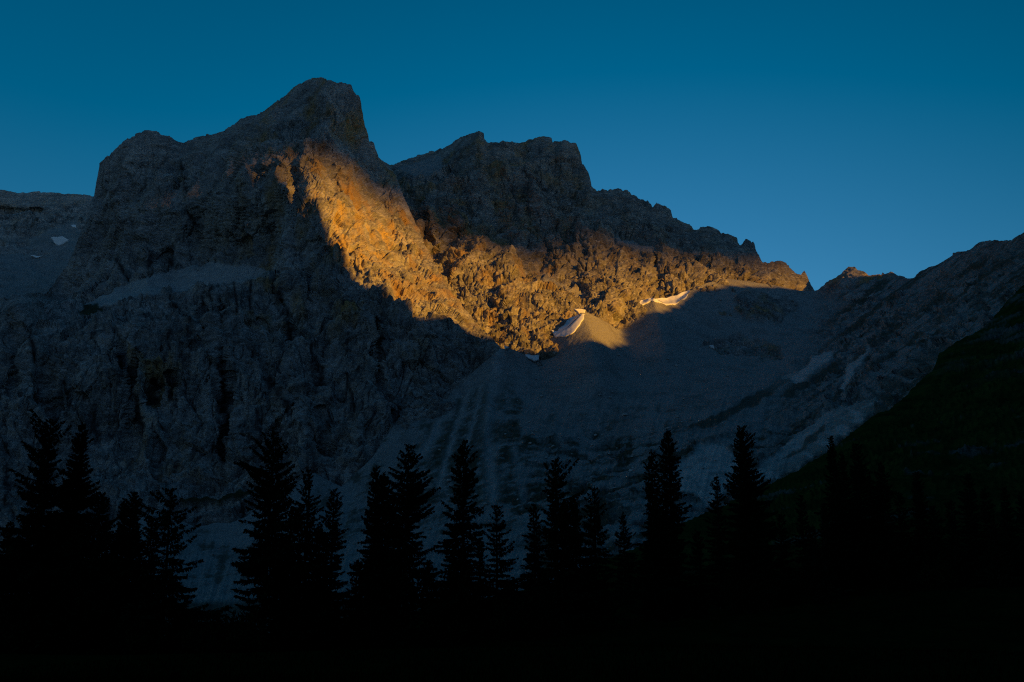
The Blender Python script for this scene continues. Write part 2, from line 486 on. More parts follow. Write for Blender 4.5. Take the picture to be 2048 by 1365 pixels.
L1_CTRL = [(185, 395, 2640), (200, 330, 2640), (300, 270, 2650), (300, 350, 2560), (300, 450, 2450), (210, 480, 2500), (110, 585, 2400), (160, 560, 2400), (365, 290, 2640), (450, 262, 2600), (450, 330, 2440),
           (450, 450, 2330), (400, 520, 2290), (560, 210, 2530), (650, 165, 2470), (700, 175, 2450), (725, 240, 2470), (748, 300, 2500), (775, 328, 2560),
           (620, 230, 2400), (640, 300, 2300), (560, 350, 2250), (520, 300, 2330), (650, 430, 2190), (740, 560, 2090), (870, 632, 2020), (1001, 694, 2010),
           (700, 350, 2330), (760, 400, 2400), (802, 372, 2500), (832, 445, 2450), (800, 520, 2240), (868, 524, 2300), (890, 566, 2230), (940, 630, 2120),
           (740, 450, 2270), (560, 480, 2210), (600, 600, 2080), (700, 700, 1980), (800, 760, 1910), (900, 750, 1960),
           (0, 600, 2080), (-160, 610, 2150), (70, 590, 2100), (0, 700, 1960), (0, 850, 1850), (0, 1050, 1700), (150, 660, 2010), (150, 800, 1900), (280, 640, 2000),
           (300, 760, 1910), (300, 950, 1800), (450, 640, 2000), (450, 800, 1890), (500, 950, 1790), (600, 800, 1880), (650, 950, 1770), (760, 850, 1850),
           (300, 1100, 1640), (0, 1250, 1500), (500, 1080, 1650), (700, 1050, 1690), (900, 900, 1800), (1000, 800, 1930), (540, 540, 2160), (-160, 900, 1850), (-160, 1300, 1450)]
L1_RIB = [([(410, 580), (407, 630), (406, 680)], 40, 7), ([(440, 576), (446, 660), (444, 750)], 50, 7), ([(448, 764), (455, 850), (451, 922)], 55, 9), ([(555, 555), (560, 600)], 45, 9),
          ([(570, 610), (582, 680)], 22, 6), ([(241, 678), (258, 780), (266, 900)], 34, 9), ([(272, 700), (285, 800), (290, 920)], -18, 14), ([(308, 765), (315, 815)], 30, 12), ([(340, 750), (345, 800)], 25, 9),
          ([(250, 585), (262, 550), (270, 520)], 35, 13), ([(325, 520), (345, 560)], 34, 16), ([(290, 500), (297, 590)], -22, 10), ([(380, 500), (388, 540)], -28, 9),
          ([(368, 292), (345, 340), (355, 390), (390, 440), (385, 520)], 34, 18), ([(483, 290), (486, 355)], -26, 11), ([(558, 320), (563, 385)], -30, 13), ([(590, 340), (600, 400)], 26, 12),
          ([(632, 412), (640, 470)], -26, 8), ([(660, 300), (670, 380)], 20, 10), ([(700, 330), (712, 420)], -16, 12), ([(750, 340), (770, 430), (800, 500)], 24, 14),
          ([(700, 520), (760, 590), (770, 620)], 14, 10), ([(600, 480), (620, 600), (640, 760)], 18, 14), ([(680, 560), (690, 700), (720, 840)], -18, 22), ([(750, 640), (755, 740), (780, 830)], 26, 8),
          ([(510, 640), (540, 760), (560, 900)], 22, 10), ([(560, 730), (585, 800), (590, 850)], 26, 8), ([(640, 820), (650, 900)], 22, 9), ([(100, 700), (95, 780), (120, 900)], 28, 18), ([(20, 640), (35, 700), (30, 780)], 26, 14), ([(350, 560), (420, 500), (480, 480)], 16, 20)]
L1_LEDGE = [([(90, 600), (172, 612), (240, 592), (310, 581), (406, 578), (470, 566), (537, 554)], 125, 5, 40), ([(320, 990), (420, 985), (520, 975)], 18, 4, 40)]
LEDGE_SCREE = [[(165, 612), (207, 615), (275, 598), (327, 585), (406, 578), (470, 564), (537, 553), (510, 530), (470, 532), (440, 524), (388, 530), (340, 540), (303, 549), (241, 573), (179, 604)]]
def m1(px, py, P):
    sc = poly_mask(px, py, LEDGE_SCREE, 25, 5, 2)
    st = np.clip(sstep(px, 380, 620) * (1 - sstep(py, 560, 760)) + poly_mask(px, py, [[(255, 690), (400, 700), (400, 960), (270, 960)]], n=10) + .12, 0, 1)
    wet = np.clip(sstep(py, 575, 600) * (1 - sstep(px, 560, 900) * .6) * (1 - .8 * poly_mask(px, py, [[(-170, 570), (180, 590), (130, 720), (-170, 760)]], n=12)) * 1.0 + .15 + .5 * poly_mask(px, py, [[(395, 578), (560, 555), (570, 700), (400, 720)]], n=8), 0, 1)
    gr = poly_mask(px, py, [[(360, 990), (430, 991), (520, 975), (520, 984), (420, 1000), (360, 998)], [(172, 608), (215, 620), (200, 640), (160, 625)]], 25, 8, 2)
    fk = sstep(px, 540, 700) * (1 - sstep(py - .6 * (px - 700), 560, 680))
    wx, wy = warp(px, py, 30, 4, 77)
    sk = np.zeros(px.shape)  # water streaks, plus shade painted into chimneys, caves and holes
    for line, w in (([(410, 580), (407, 630), (406, 680)], 5), ([(440, 576), (446, 660), (444, 750)], 6), ([(448, 764), (455, 850), (451, 922)], 7), ([(243, 700), (250, 730), (258, 756)], 8), ([(302, 772), (310, 804)], 9), ([(338, 756), (342, 798)], 7),
                    ([(262, 790), (268, 850), (272, 905)], 5), ([(550, 560), (556, 585), (565, 602)], 8), ([(567, 606), (575, 640), (583, 680)], 4), ([(344, 602), (365, 622), (384, 652)], 3.5), ([(530, 746), (560, 790), (584, 835)], 4), ([(650, 810), (652, 850)], 6), ([(8, 885), (10, 1010)], 6),
                    ([(425, 575), (428, 640)], 3.5), ([(470, 566), (474, 640)], 3), ([(500, 560), (503, 620)], 3), ([(755, 640), (757, 720)], 4), ([(782, 790), (786, 840)], 4), ([(235, 520), (255, 556)], 7), ([(297, 500), (300, 542)], 6), ([(330, 495), (345, 530)], 10), ([(365, 330), (372, 420), (392, 450)], 5), ([(120, 760), (135, 830)], 6), ([(60, 650), (70, 720)], 4), ([(620, 690), (640, 760)], 5), ([(690, 740), (700, 830)], 4)):
        sk = np.maximum(sk, np.exp(-(seg_dist(wx, wy, line) / w) ** 2))
    oc = poly_mask(px, py, [[(640, 400), (700, 410), (790, 460), (790, 540), (740, 560), (690, 520), (655, 470)]], n=10)  # yellow rock patch, also paints in the gold of the sunlit flank
    return {"scree": sc, "grass": gr, "stain": st, "wet": wet, "streak": sk, "sun_ochre": oc, "wall": sstep(py, 575, 610) * (1 - sc) * (1 - .9 * poly_mask(px, py, [[(-170, 570), (180, 590), (130, 720), (-170, 760)]], n=12)), "pale": sc * .45, "flank": fk, "rubble": .4 * fk}
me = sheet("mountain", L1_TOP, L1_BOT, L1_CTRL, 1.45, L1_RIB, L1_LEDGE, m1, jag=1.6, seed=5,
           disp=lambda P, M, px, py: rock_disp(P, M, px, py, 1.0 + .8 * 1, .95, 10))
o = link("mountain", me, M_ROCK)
tag(o, "high rocky mountain with a squared summit and a sunlit orange flank", kind="structure")

# --- the second massif behind, with the long jagged ridge falling to the right
L2_TOP = [(735, 345), (760, 330), (786, 327), (810, 320), (837, 311), (880, 302), (889, 296), (910, 280), (930, 270), (958, 262), (967, 268), (969, 277), (977, 285), (999, 284),
          (1023, 281), (1047, 285), (1065, 278), (1085, 273), (1104, 272), (1106, 285), (1116, 282), (1130, 279), (1140, 289), (1151, 286), (1161, 299), (1165, 323),
          (1171, 333), (1180, 347), (1184, 371), (1195, 381), (1238, 376), (1246, 381), (1255, 377), (1265, 388), (1279, 396), (1296, 400), (1306, 412), (1313, 405),
          (1331, 412), (1343, 419), (1346, 432), (1362, 439), (1382, 448), (1389, 457), (1399, 457), (1408, 453), (1420, 455), (1434, 462), (1441, 470), (1458, 471),
          (1473, 476), (1480, 489), (1485, 488), (1492, 480), (1504, 484), (1516, 501), (1527, 522), (1537, 527), (1551, 522), (1568, 522), (1582, 532), (1592, 543),
          (1603, 549), (1608, 544), (1616, 556), (1630, 577), (1660, 610)]
L2_BOT = [(735, 700), (900, 720), (1000, 760), (1100, 770), (1200, 720), (1300, 690), (1400, 660), (1660, 660)]
L2_CTRL = [(760, 330, 3000), (837, 311, 3050), (880, 302, 3000), (958, 262, 2880), (1050, 283, 2900), (1100, 272, 2880), (1184, 371, 2820), (1240, 378, 2830), (1320, 408, 2800),
           (1400, 456, 2770), (1480, 487, 2740), (1550, 523, 2720), (1630, 577, 2700), (820, 345, 2800), (880, 345, 2790), (860, 370, 2700), (960, 300, 2790), (960, 360, 2680), (870, 420, 2560), (850, 480, 2480), (900, 560, 2330), (960, 640, 2170),
           (1040, 700, 2080), (1100, 670, 2140), (1000, 500, 2460), (1000, 420, 2620), (1100, 340, 2760), (1100, 420, 2650), (1090, 500, 2560), (1080, 540, 2440), (1150, 590, 2300), (1200, 620, 2265), (1168, 640, 2212), (1125, 640, 2180), (1250, 640, 2262), (1275, 605, 2345), (1200, 450, 2660),
           (1180, 520, 2560), (1300, 480, 2640), (1300, 590, 2415), (1400, 560, 2510), (1500, 545, 2600), (1400, 490, 2660), (1580, 570, 2650), (1250, 540, 2540), (1000, 600, 2270), (900, 720, 2050), (1100, 760, 2000), (1300, 680, 2250), (1600, 650, 2500)]
L2_RIB = [([(820, 390), (835, 430), (865, 500)], 40, 12), ([(858, 410), (862, 470)], -30, 9), ([(905, 470), (880, 520), (905, 570)], 35, 12), ([(975, 290), (985, 400), (1010, 480), (1060, 540)], 26, 14), ([(955, 270), (960, 340)], -20, 12),
          ([(1050, 290), (1055, 400), (1060, 500)], 22, 10), ([(1107, 285), (1110, 340)], 25, 7), ([(1170, 350), (1180, 440), (1175, 540)], -24, 24), ([(1085, 535), (1130, 555), (1165, 590)], 75, 24), ([(1185, 480), (1215, 540), (1230, 590)], -48, 34), ([(1030, 540), (1020, 600)], -30, 30), ([(1010, 600), (1030, 650)], -30, 26),
          ([(1080, 560), (1070, 640), (1090, 690)], -20, 24), ([(1240, 520), (1235, 600)], -22, 22), ([(1310, 510), (1320, 570), (1340, 590)], 24, 9), ([(1420, 520), (1410, 570)], 22, 11), ([(1250, 600), (1245, 640)], 30, 14), ([(1480, 500), (1490, 550)], -20, 12)]
def m2(px, py, P):
    sc = poly_mask(px, py, [[(790, 335), (880, 308), (885, 340), (830, 355)], [(1230, 470), (1300, 490), (1340, 510), (1300, 508), (1240, 485)], [(1090, 545), (1170, 590), (1160, 596), (1080, 556)]], 25, 6, 2)
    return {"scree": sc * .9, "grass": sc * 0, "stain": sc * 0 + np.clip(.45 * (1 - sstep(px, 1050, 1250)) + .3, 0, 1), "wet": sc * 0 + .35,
            "rubble": sstep(py - .12 * (px - 1000), 500, 570)}
me = sheet("rocky_ridge", L2_TOP, L2_BOT, L2_CTRL, 1.45, L2_RIB, (), m2, jag=5.0, seed=8,
           disp=lambda P, M, px, py: rock_disp(P, M, px, py, 1.0, 1.0, 500, .9))
o = link("rocky_ridge", me, M_ROCK2)
tag(o, "second rocky massif whose jagged crest falls away to the right", kind="structure")

# --- scree bowl with its cones, rising to the rocky slope on the right
L3_TOP = [(-160, 1290), (0, 1230), (200, 1110), (306, 1016), (340, 1032), (393, 1057), (430, 1046), (455, 1048), (489, 1036), (540, 1000), (592, 966), (629, 945), (650, 958), (683, 974), (710, 948), (745, 915),
          (772, 874), (793, 843), (820, 826), (869, 802), (903, 784), (927, 760), (951, 740), (979, 716), (1001, 697), (1027, 700), (1051, 711), (1065, 720), (1079, 713),
          (1090, 700), (1106, 672), (1135, 655), (1155, 634), (1168, 623), (1185, 630), (1206, 641), (1237, 660), (1250, 656), (1262, 640), (1273, 615), (1296, 599), (1310, 597), (1328, 606),
          (1352, 606), (1368, 596), (1382, 581), (1413, 567), (1434, 560), (1458, 558), (1496, 563), (1530, 568), (1565, 574), (1600, 582), (1630, 582), (1637, 581), (1648, 572), (1658, 562), (1672, 555),
          (1680, 549), (1688, 541), (1696, 532), (1709, 533), (1715, 540), (1723, 543), (1737, 551), (1761, 549), (1765, 543), (1770, 548), (1782, 544), (1796, 551), (1813, 557), (1827, 557),
          (1840, 545), (1858, 534), (1878, 527), (1899, 515), (1916, 503), (1940, 500), (1961, 484), (1988, 480), (2023, 480), (2047, 467), (2120, 445), (2240, 430)]
L3_BOT = [(-160, 1420), (1000, 1400), (1500, 1250), (1700, 1150), (2240, 950)]
L3_CTRL = [(306, 1016, 1680), (0, 1230, 1400), (393, 1057, 1640), (489, 1036, 1660), (592, 966, 1720), (629, 945, 1745), (683, 974, 1730), (793, 843, 1860), (869, 802, 1930), (927, 760, 1970), (1001, 697, 2020), (1062, 719, 2060), (1106, 672, 2120), (1168, 623, 2190), (1240, 658, 2230),
           (1310, 597, 2380), (1382, 581, 2450), (1458, 558, 2540), (1565, 574, 2600), (1636, 581, 2640), (1700, 540, 2620), (1800, 552, 2480), (1900, 515, 2200), (1990, 480, 1950), (2047, 467, 1800), (2240, 430, 1500),
           (1190, 690, 2040), (1100, 790, 1870), (1000, 900, 1620), (1200, 900, 1600), (1300, 790, 1850), (1300, 690, 2130), (1450, 680, 2250), (1450, 790, 1800), (1400, 880, 1520), (1600, 650, 2350),
           (1600, 800, 1700), (1700, 700, 2000), (1600, 900, 1350), (1700, 850, 1350), (1800, 700, 1700), (1900, 650, 1600), (2000, 600, 1550), (1850, 750, 1400), (700, 1050, 1520), (850, 1050, 1350),
           (1000, 1050, 1250), (1200, 1050, 1120), (1400, 1000, 1150), (450, 1130, 1450), (450, 1270, 1000), (700, 1250, 920), (1000, 1250, 820), (1300, 1150, 820), (2048, 750, 1200), (1500, 1150, 800), (-160, 1400, 1000), (2200, 850, 900), (1000, 1390, 600)]
L3_RIB = [([(1168, 623), (1185, 680), (1195, 760)], -45, 40), ([(1310, 597), (1318, 640), (1330, 700)], -40, 30), ([(1001, 697), (985, 760), (970, 830)], -25, 34), ([(1090, 700), (1070, 790)], 22, 24), ([(1245, 660), (1270, 740)], 26, 24),
          ([(1480, 600), (1520, 615), (1560, 610)], -26, 22), ([(975, 770), (965, 900), (970, 1000)], -7, 9), ([(990, 800), (980, 920)], 9, 7), ([(925, 790), (915, 830)], 8, 6), ([(1420, 690), (1500, 720), (1570, 745)], 20, 22),
          ([(1700, 700), (1690, 760), (1680, 800)], 12, 8), ([(1530, 800), (1620, 740), (1700, 690)], -18, 12), ([(1420, 830), (1500, 790), (1590, 730)], -16, 10), ([(1640, 600), (1600, 640), (1500, 680)], 20, 30)]
def m3(px, py, P):
    g = P.reshape(-1, 3)
    nz = fbm(g / 45, 4, 801).reshape(px.shape); nl = fbm(g / 150, 3, 802).reshape(px.shape)
    nfall = fbm(np.stack([(px.ravel() + .28 * (py.ravel() - 700)) / 20, py.ravel() / 120, px.ravel() * 0], -1), 4, 803).reshape(px.shape)
    nright = fbm(np.stack([(px.ravel() + py.ravel()) / 60, (py.ravel() * 1.0 - .3 * px.ravel()) / 16, px.ravel() * 0], -1), 4, 804).reshape(px.shape)
    right = sstep(px + .35 * (py - 700), 1560, 1680)
    bluff = poly_mask(px, py, [[(1470, 590), (1510, 578), (1570, 592), (1600, 610), (1560, 640), (1500, 645), (1470, 620)], [(1400, 690), (1470, 668), (1560, 690), (1560, 720), (1440, 700)],
                               [(1636, 590), (1650, 565), (1684, 540), (1700, 530), (1750, 545), (1740, 565), (1690, 572)], [(1750, 556), (1760, 538), (1800, 540), (1810, 558)]], 20, 8, 2)
    lower = sstep(py, 850, 905) * sstep(px, 1010, 1080) * (1 - right)
    rock = np.clip(bluff + right * sstep(nright + .45 * nl + .3 * fbm(g / 16, 3, 807).reshape(px.shape), -.25, .05) * .95 + lower * sstep(nz + .5 * nfall, -.08, .15) * .8, 0, 1)
    big = poly_mask(px, py, [[(1530, 968), (1480, 985), (1500, 950), (1580, 880), (1620, 850), (1680, 815), (1755, 790), (1745, 825), (1650, 900), (1590, 935)],
                             [(1680, 780), (1700, 730), (1735, 690), (1738, 697), (1712, 745), (1692, 790)], [(1400, 890), (1330, 960), (1420, 1010), (1500, 960), (1470, 900)], [(1560, 760), (1660, 700), (1670, 715), (1600, 770)]], 30, 8, 3)
    stre = sstep(nright, .02, .14)
    rock = rock * (1 - big * (1 - .0))
    nfine = fbm(g / 16, 4, 805, gain=.62).reshape(px.shape)
    nr2 = fbm(np.stack([(px.ravel() + 1.4 * py.ravel()) / 34, (py.ravel() + .75 * px.ravel()) / 13, px.ravel() * 0], -1), 5, 806, gain=.62).reshape(px.shape)
    fan = poly_mask(px, py, [[(960, 760), (1010, 720), (1040, 800), (1040, 1010), (800, 1010), (800, 930), (880, 830)]], n=10)
    gr = np.clip(sstep(.5 * nfall + .8 * nz + .5 * nfine + .3 * nl, .06, .32) * sstep(py, 740, 880) * .75 + fan * sstep(nfine + nz + .4 * nfall, -.35, .05) * .75 + sstep(nr2 + .5 * nfine - .2 * nl, -.06, .22) * right * .85 + lower * sstep(nz + .6 * nfine, -.12, .14) * .7, 0, 1) * (1 - .9 * big)
    for line, w in (([(1001, 705), (988, 780), (976, 850), (980, 920), (990, 1000)], 13), ([(942, 760), (925, 820), (905, 880), (880, 970)], 7), ([(905, 790), (880, 850), (850, 900), (780, 970)], 11), ([(1100, 700), (1120, 800), (1130, 900)], 12), ([(965, 770), (935, 890), (925, 960)], 5), ([(1030, 900), (1050, 1000)], 9)):
        gr = gr * (1 - .95 * np.exp(-(seg_dist(px + 4 * nz * 3, py, line) / w) ** 2))
    gr = np.maximum(gr, poly_mask(px, py, [[(1360, 860), (1440, 825), (1530, 775), (1590, 735), (1600, 745), (1530, 800), (1440, 850)], [(1560, 930), (1600, 890), (1650, 850), (1655, 858), (1610, 900)], [(1600, 760), (1680, 720), (1670, 740), (1600, 790), (1560, 800)]], 20, 7, 2) * .85)
    gr = np.maximum(gr, sstep(px + 1.1 * (py - 700), 1720, 1960) * sstep(nright + nl, -.2, .1) * .9)
    gr = np.maximum(gr, sstep(py + 40 * nl, 1190, 1215) * .9 * (px < 1000))
    up = 1 - sstep(py, 640, 720)
    gr = gr * (1 - sstep(800 - py, 0, 60) * (1 - right)) * (1 - bluff)
    sc = np.clip(1 - rock, 0, 1)
    pale = big * 1.0
    for line, w in (([(1001, 705), (988, 780), (976, 850), (980, 920), (990, 1000)], 11), ([(942, 760), (925, 820), (905, 880), (880, 970)], 6), ([(905, 790), (880, 850), (850, 900), (780, 970)], 9), ([(965, 770), (935, 890), (925, 960)], 4), ([(1690, 790), (1712, 742), (1738, 695)], 7)):
        pale = np.maximum(pale, .55 * sstep(nfine + .5 * nz, -.35, .25) * np.exp(-(seg_dist(px + 22 * nz + 10 * nfine, py, line) / w) ** 2))
    return {"pale": pale, "scree": sc, "grass": gr * .92, "stain": bluff * .8, "wet": rock * .4}
def d3(P, M, px, py):
    d = rock_disp(P, {"scree": M["scree"], "grass": M["grass"]}, px, py, .8, .75, 700)
    run = fbm(np.stack([(px + .28 * (py - 700)) / 11, py / 150, px * 0], -1), 3, 711)
    return d + 3.2 * run * M["scree"] * sstep(py, 700, 860) + 1.3 * ridged(P / 7, 2, 712) * sstep(fbm(P / 40, 2, 713), -.05, .3) * M["scree"] * sstep(py, 720, 800)
me = sheet("scree_bowl", L3_TOP, L3_BOT, L3_CTRL, 1.9, L3_RIB, (), m3, d3, jag=1.6, seed=11, back_len=260, back_slope=.1)
o = link("scree_bowl", me, M_SCREE)
tag(o, "grey scree bowl and rocky slope rising to the skyline on the right", kind="structure")

# --- dark grassy hillside in front on the right
L5_TOP = [(600, 1300), (690, 1262), (780, 1232), (860, 1212), (950, 1200), (1010, 1184), (1100, 1166), (1141, 1142), (1200, 1117), (1277, 1093), (1382, 1034), (1465, 1000), (1531, 971), (1597, 938), (1655, 900), (1717, 855), (1751, 826), (1775, 820), (1808, 795),
          (1823, 775), (1864, 741), (1878, 706), (1913, 682), (1968, 655), (2019, 596), (2047, 569), (2120, 520), (2260, 470)]
L5_BOT = [(600, 1400), (2260, 1460)]
L5_CTRL = [(600, 1300, 140), (780, 1232, 158), (860, 1212, 165), (1010, 1184, 190), (1141, 1142, 230), (1277, 1093, 270), (1382, 1034, 340), (1531, 971, 440), (1655, 900, 520), (1751, 826, 610), (1823, 775, 690), (1878, 706, 780), (1968, 655, 830), (2047, 569, 920), (2260, 470, 1000),
           (1400, 1200, 150), (1700, 1200, 125), (2000, 1200, 110), (1700, 1050, 230), (2000, 1000, 280), (2000, 800, 520), (1000, 1300, 90), (1400, 1350, 62), (2000, 1400, 55), (2200, 1000, 230), (2200, 700, 600), (600, 1400, 60), (860, 1400, 55), (2200, 1400, 50)]
def m5(px, py, P):
    g = P.reshape(-1, 3)
    nb = (fbm(g / 38, 4, 911) + .45 * fbm(g / 7, 3, 912)).reshape(px.shape)
    bare = sstep(nb, .27, .42) * .6 + sstep(800 - py, 0, 200) * sstep(nb, -.05, .25) * .7
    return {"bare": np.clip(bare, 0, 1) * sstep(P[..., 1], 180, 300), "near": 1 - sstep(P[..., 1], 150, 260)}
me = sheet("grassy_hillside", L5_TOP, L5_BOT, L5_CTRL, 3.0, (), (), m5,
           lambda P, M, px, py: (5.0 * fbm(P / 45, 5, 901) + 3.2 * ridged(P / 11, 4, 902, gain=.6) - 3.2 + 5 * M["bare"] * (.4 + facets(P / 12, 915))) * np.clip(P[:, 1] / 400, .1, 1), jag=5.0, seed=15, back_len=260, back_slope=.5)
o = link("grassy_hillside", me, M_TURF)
tag(o, "dark grassy hillside climbing steeply to the right edge", kind="structure")

# --- valley floor: one sheet from under the camera to the horizon
def ground_z(x, y):
    r = np.hypot(x, y)
    z = -1.7 - 0.055 * np.clip(y, 0, 170) - 0.16 * np.clip(y - 170, 0, 400)
    z = z + .5 * np.sin(x * .06 + 1) * np.clip(r / 40, 0, 1) + .35 * np.sin(y * .11 + x * .05) * np.clip(r / 30, 0, 1)
    return z - 0.0 * r
rr = np.r_[0.0, np.geomspace(1.5, 30000, 90)]
aa = np.linspace(0, 2 * np.pi, 181)
GX = rr[:, None] * np.sin(aa)[None]; GY = rr[:, None] * np.cos(aa)[None]
GZ = ground_z(GX, GY)
gi = np.arange(GX.size).reshape(GX.shape)
GF = np.stack([gi[:-1, :-1], gi[1:, :-1], gi[1:, 1:], gi[:-1, 1:]], -1).reshape(-1, 4)
me = np_mesh("ground", np.stack([GX, GY, GZ], -1).reshape(-1, 3), GF[:, ::-1])
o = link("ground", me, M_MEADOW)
tag(o, "dark meadow in the foreground below the spruces", kind="structure")

hP = SHEETS["grassy_hillside"][2].reshape(-1, 3)
def stand_z(x, y):
    d = (hP[:, 0] - x) ** 2 + (hP[:, 1] - y) ** 2
    i = int(np.argmin(d))
    z = float(ground_z(np.array(x), np.array(y)))
    return max(z, float(hP[i, 2])) if d[i] < 36 else z
#@@OCC@@
# ------------------------------------------------------------------ light blockers out of view: ridge and cloud bank shaped to bound the sunlit band
SH = np.array([math.sin(SUN_AZ), -math.cos(SUN_AZ)]); UH = np.array([math.cos(SUN_AZ), math.sin(SUN_AZ)])
cE, sE = math.cos(SUN_EL), math.sin(SUN_EL)
def skyline_z(u, prof, s0):
    p = np.array(prof, float)
    return (np.interp(u, p[:, 0], p[:, 1]) + s0 * sE) / cE
RIDGE = [(-2500, 1200), (-1200, 1450), (0, 1500), (700, 1420), (1200, 1300), (1335, 1290), (1354, 1280), (1363, 1225), (1375, 1140), (1388, 1060), (1396, 960), (1402, 850), (1408, 780), (1420, 748), (1440, 742), (1470, 752), (1490, 754), (1512, 728),
         (1530, 690), (1590, 676), (1610, 668), (1640, 655), (1690, 648), (1730, 655), (1807, 680), (1880, 742), (1950, 787), (1985, 793), (2078, 830), (2130, 863), (2194, 893), (2263, 908), (2330, 914), (2454, 918), (2560, 924), (2590, 902), (2650, 890), (2700, 905), (3200, 1000), (4200, 700)]  # crest shaped to cast the lower shadow edge; tall end cuts sky light
S0 = 1100.0
uu = np.unique(np.r_[np.arange(-2500, 4201, 40.0), np.arange(1300, 2720, 3.0)])
zc = skyline_z(uu, RIDGE, S0)
zc = zc + np.where(uu > 2450, 6, 15) * fbm(np.stack([uu / 26, uu * 0, uu * 0 + .4], -1), 4, 41)
ws = np.r_[np.linspace(-1, 0, 22), np.linspace(0, 1, 14)[1:]]
OV = []
for w in ws:
    wid = np.where(w < 0, 780.0, 900.0)
    zz = -150 + (zc + 150) * (1 - abs(w)) ** 1.15
    pos = np.outer(np.full(len(uu), S0 + w * wid), SH) + np.outer(uu, UH)
    OV.append(np.c_[pos, zz])
OV = np.array(OV)
on = fbm(OV.reshape(-1, 3) / 120, 4, 43).reshape(OV.shape[:2]) * 60 * np.clip(np.abs(ws) * 6, 0, 1)[:, None]
OV[..., 2] += on
oi = np.arange(OV.shape[0] * OV.shape[1]).reshape(OV.shape[:2])
OF = np.stack([oi[:-1, :-1], oi[:-1, 1:], oi[1:, 1:], oi[1:, :-1]], -1).reshape(-1, 4)
me = np_mesh("shade_ridge", OV.reshape(-1, 3), OF)
o = link("shade_ridge", me, M_TURF)
tag(o, "unseen grassy ridge across the valley, shaped to shade the lower slopes", kind="structure")

CLOUD = [(700, 1120), (1310, 1120), (1353, 1130), (1366, 1225), (1380, 1250), (1450, 1222), (1580, 1218), (1660, 1195), (1720, 1150), (1780, 1070), (1830, 1010), (1900, 985), (1960, 985), (2060, 1020), (2150, 1033), (2230, 1002), (2306, 968), (2360, 952), (2420, 952), (2500, 968), (2570, 985), (2640, 1000), (3200, 980), (3800, 1000)]  # underside shaped so sunlight fades out above the lit band
CS0 = 24000.0
cu = np.arange(700, 3801, 8.0)
cz0 = skyline_z(cu, CLOUD, CS0) + 80 * fbm(np.stack([cu / 80, cu * 0, cu * 0], -1), 3, 47)
th = np.linspace(0, 2 * np.pi, 29)[:-1]
ctop = skyline_z(cu, [(700, 1500), (1300, 2350), (1900, 2350), (2600, 1750), (3800, 1300)], CS0)
endf = np.sqrt(np.clip(np.minimum(cu - 690, 3815 - cu) / 500, 0, 1))
CV = []
for t in th:
    zz = (cz0 + ctop) / 2 - np.cos(t) * (ctop - cz0) / 2 * np.maximum(endf, .05)
    pos = np.outer(CS0 + np.sin(t) * 350 * endf, SH) + np.outer(cu, UH)
    CV.append(np.c_[pos, zz])
CV = np.array(CV)
ci = np.arange(CV.shape[0] * CV.shape[1]).reshape(CV.shape[:2]); ci = np.r_[ci, ci[:1]]
CF = np.stack([ci[:-1, :-1], ci[:-1, 1:], ci[1:, 1:], ci[1:, :-1]], -1).reshape(-1, 4)
me = np_mesh("cloud", CV.reshape(-1, 3), CF)
cl = NT("cloud_white", 1.0, 0.0)
cl.color(cl.mix(cl.noise((.004, .004, .006), 5, .6), (0.6, 0.6, 0.62), (0.82, 0.82, 0.84)))
o = link("cloud", me, cl.m)
tag(o, "unseen cloud bank added before the setting sun to dim the upper slopes", kind="structure")

#@@TREES@@
# ------------------------------------------------------------------ spruces
def kites(o, d, n, L, W):
    """thin leaf-like quads: origins o, directions d, side vectors n"""
    mid = o + d * (L * .45)[:, None]
    V = np.stack([o, mid + n * (W * .5)[:, None], o + d * L[:, None], mid - n * (W * .5)[:, None]], 1)
    return V.reshape(-1, 3)

def unit(v): return v / np.maximum(np.linalg.norm(v, axis=-1, keepdims=True), 1e-9)

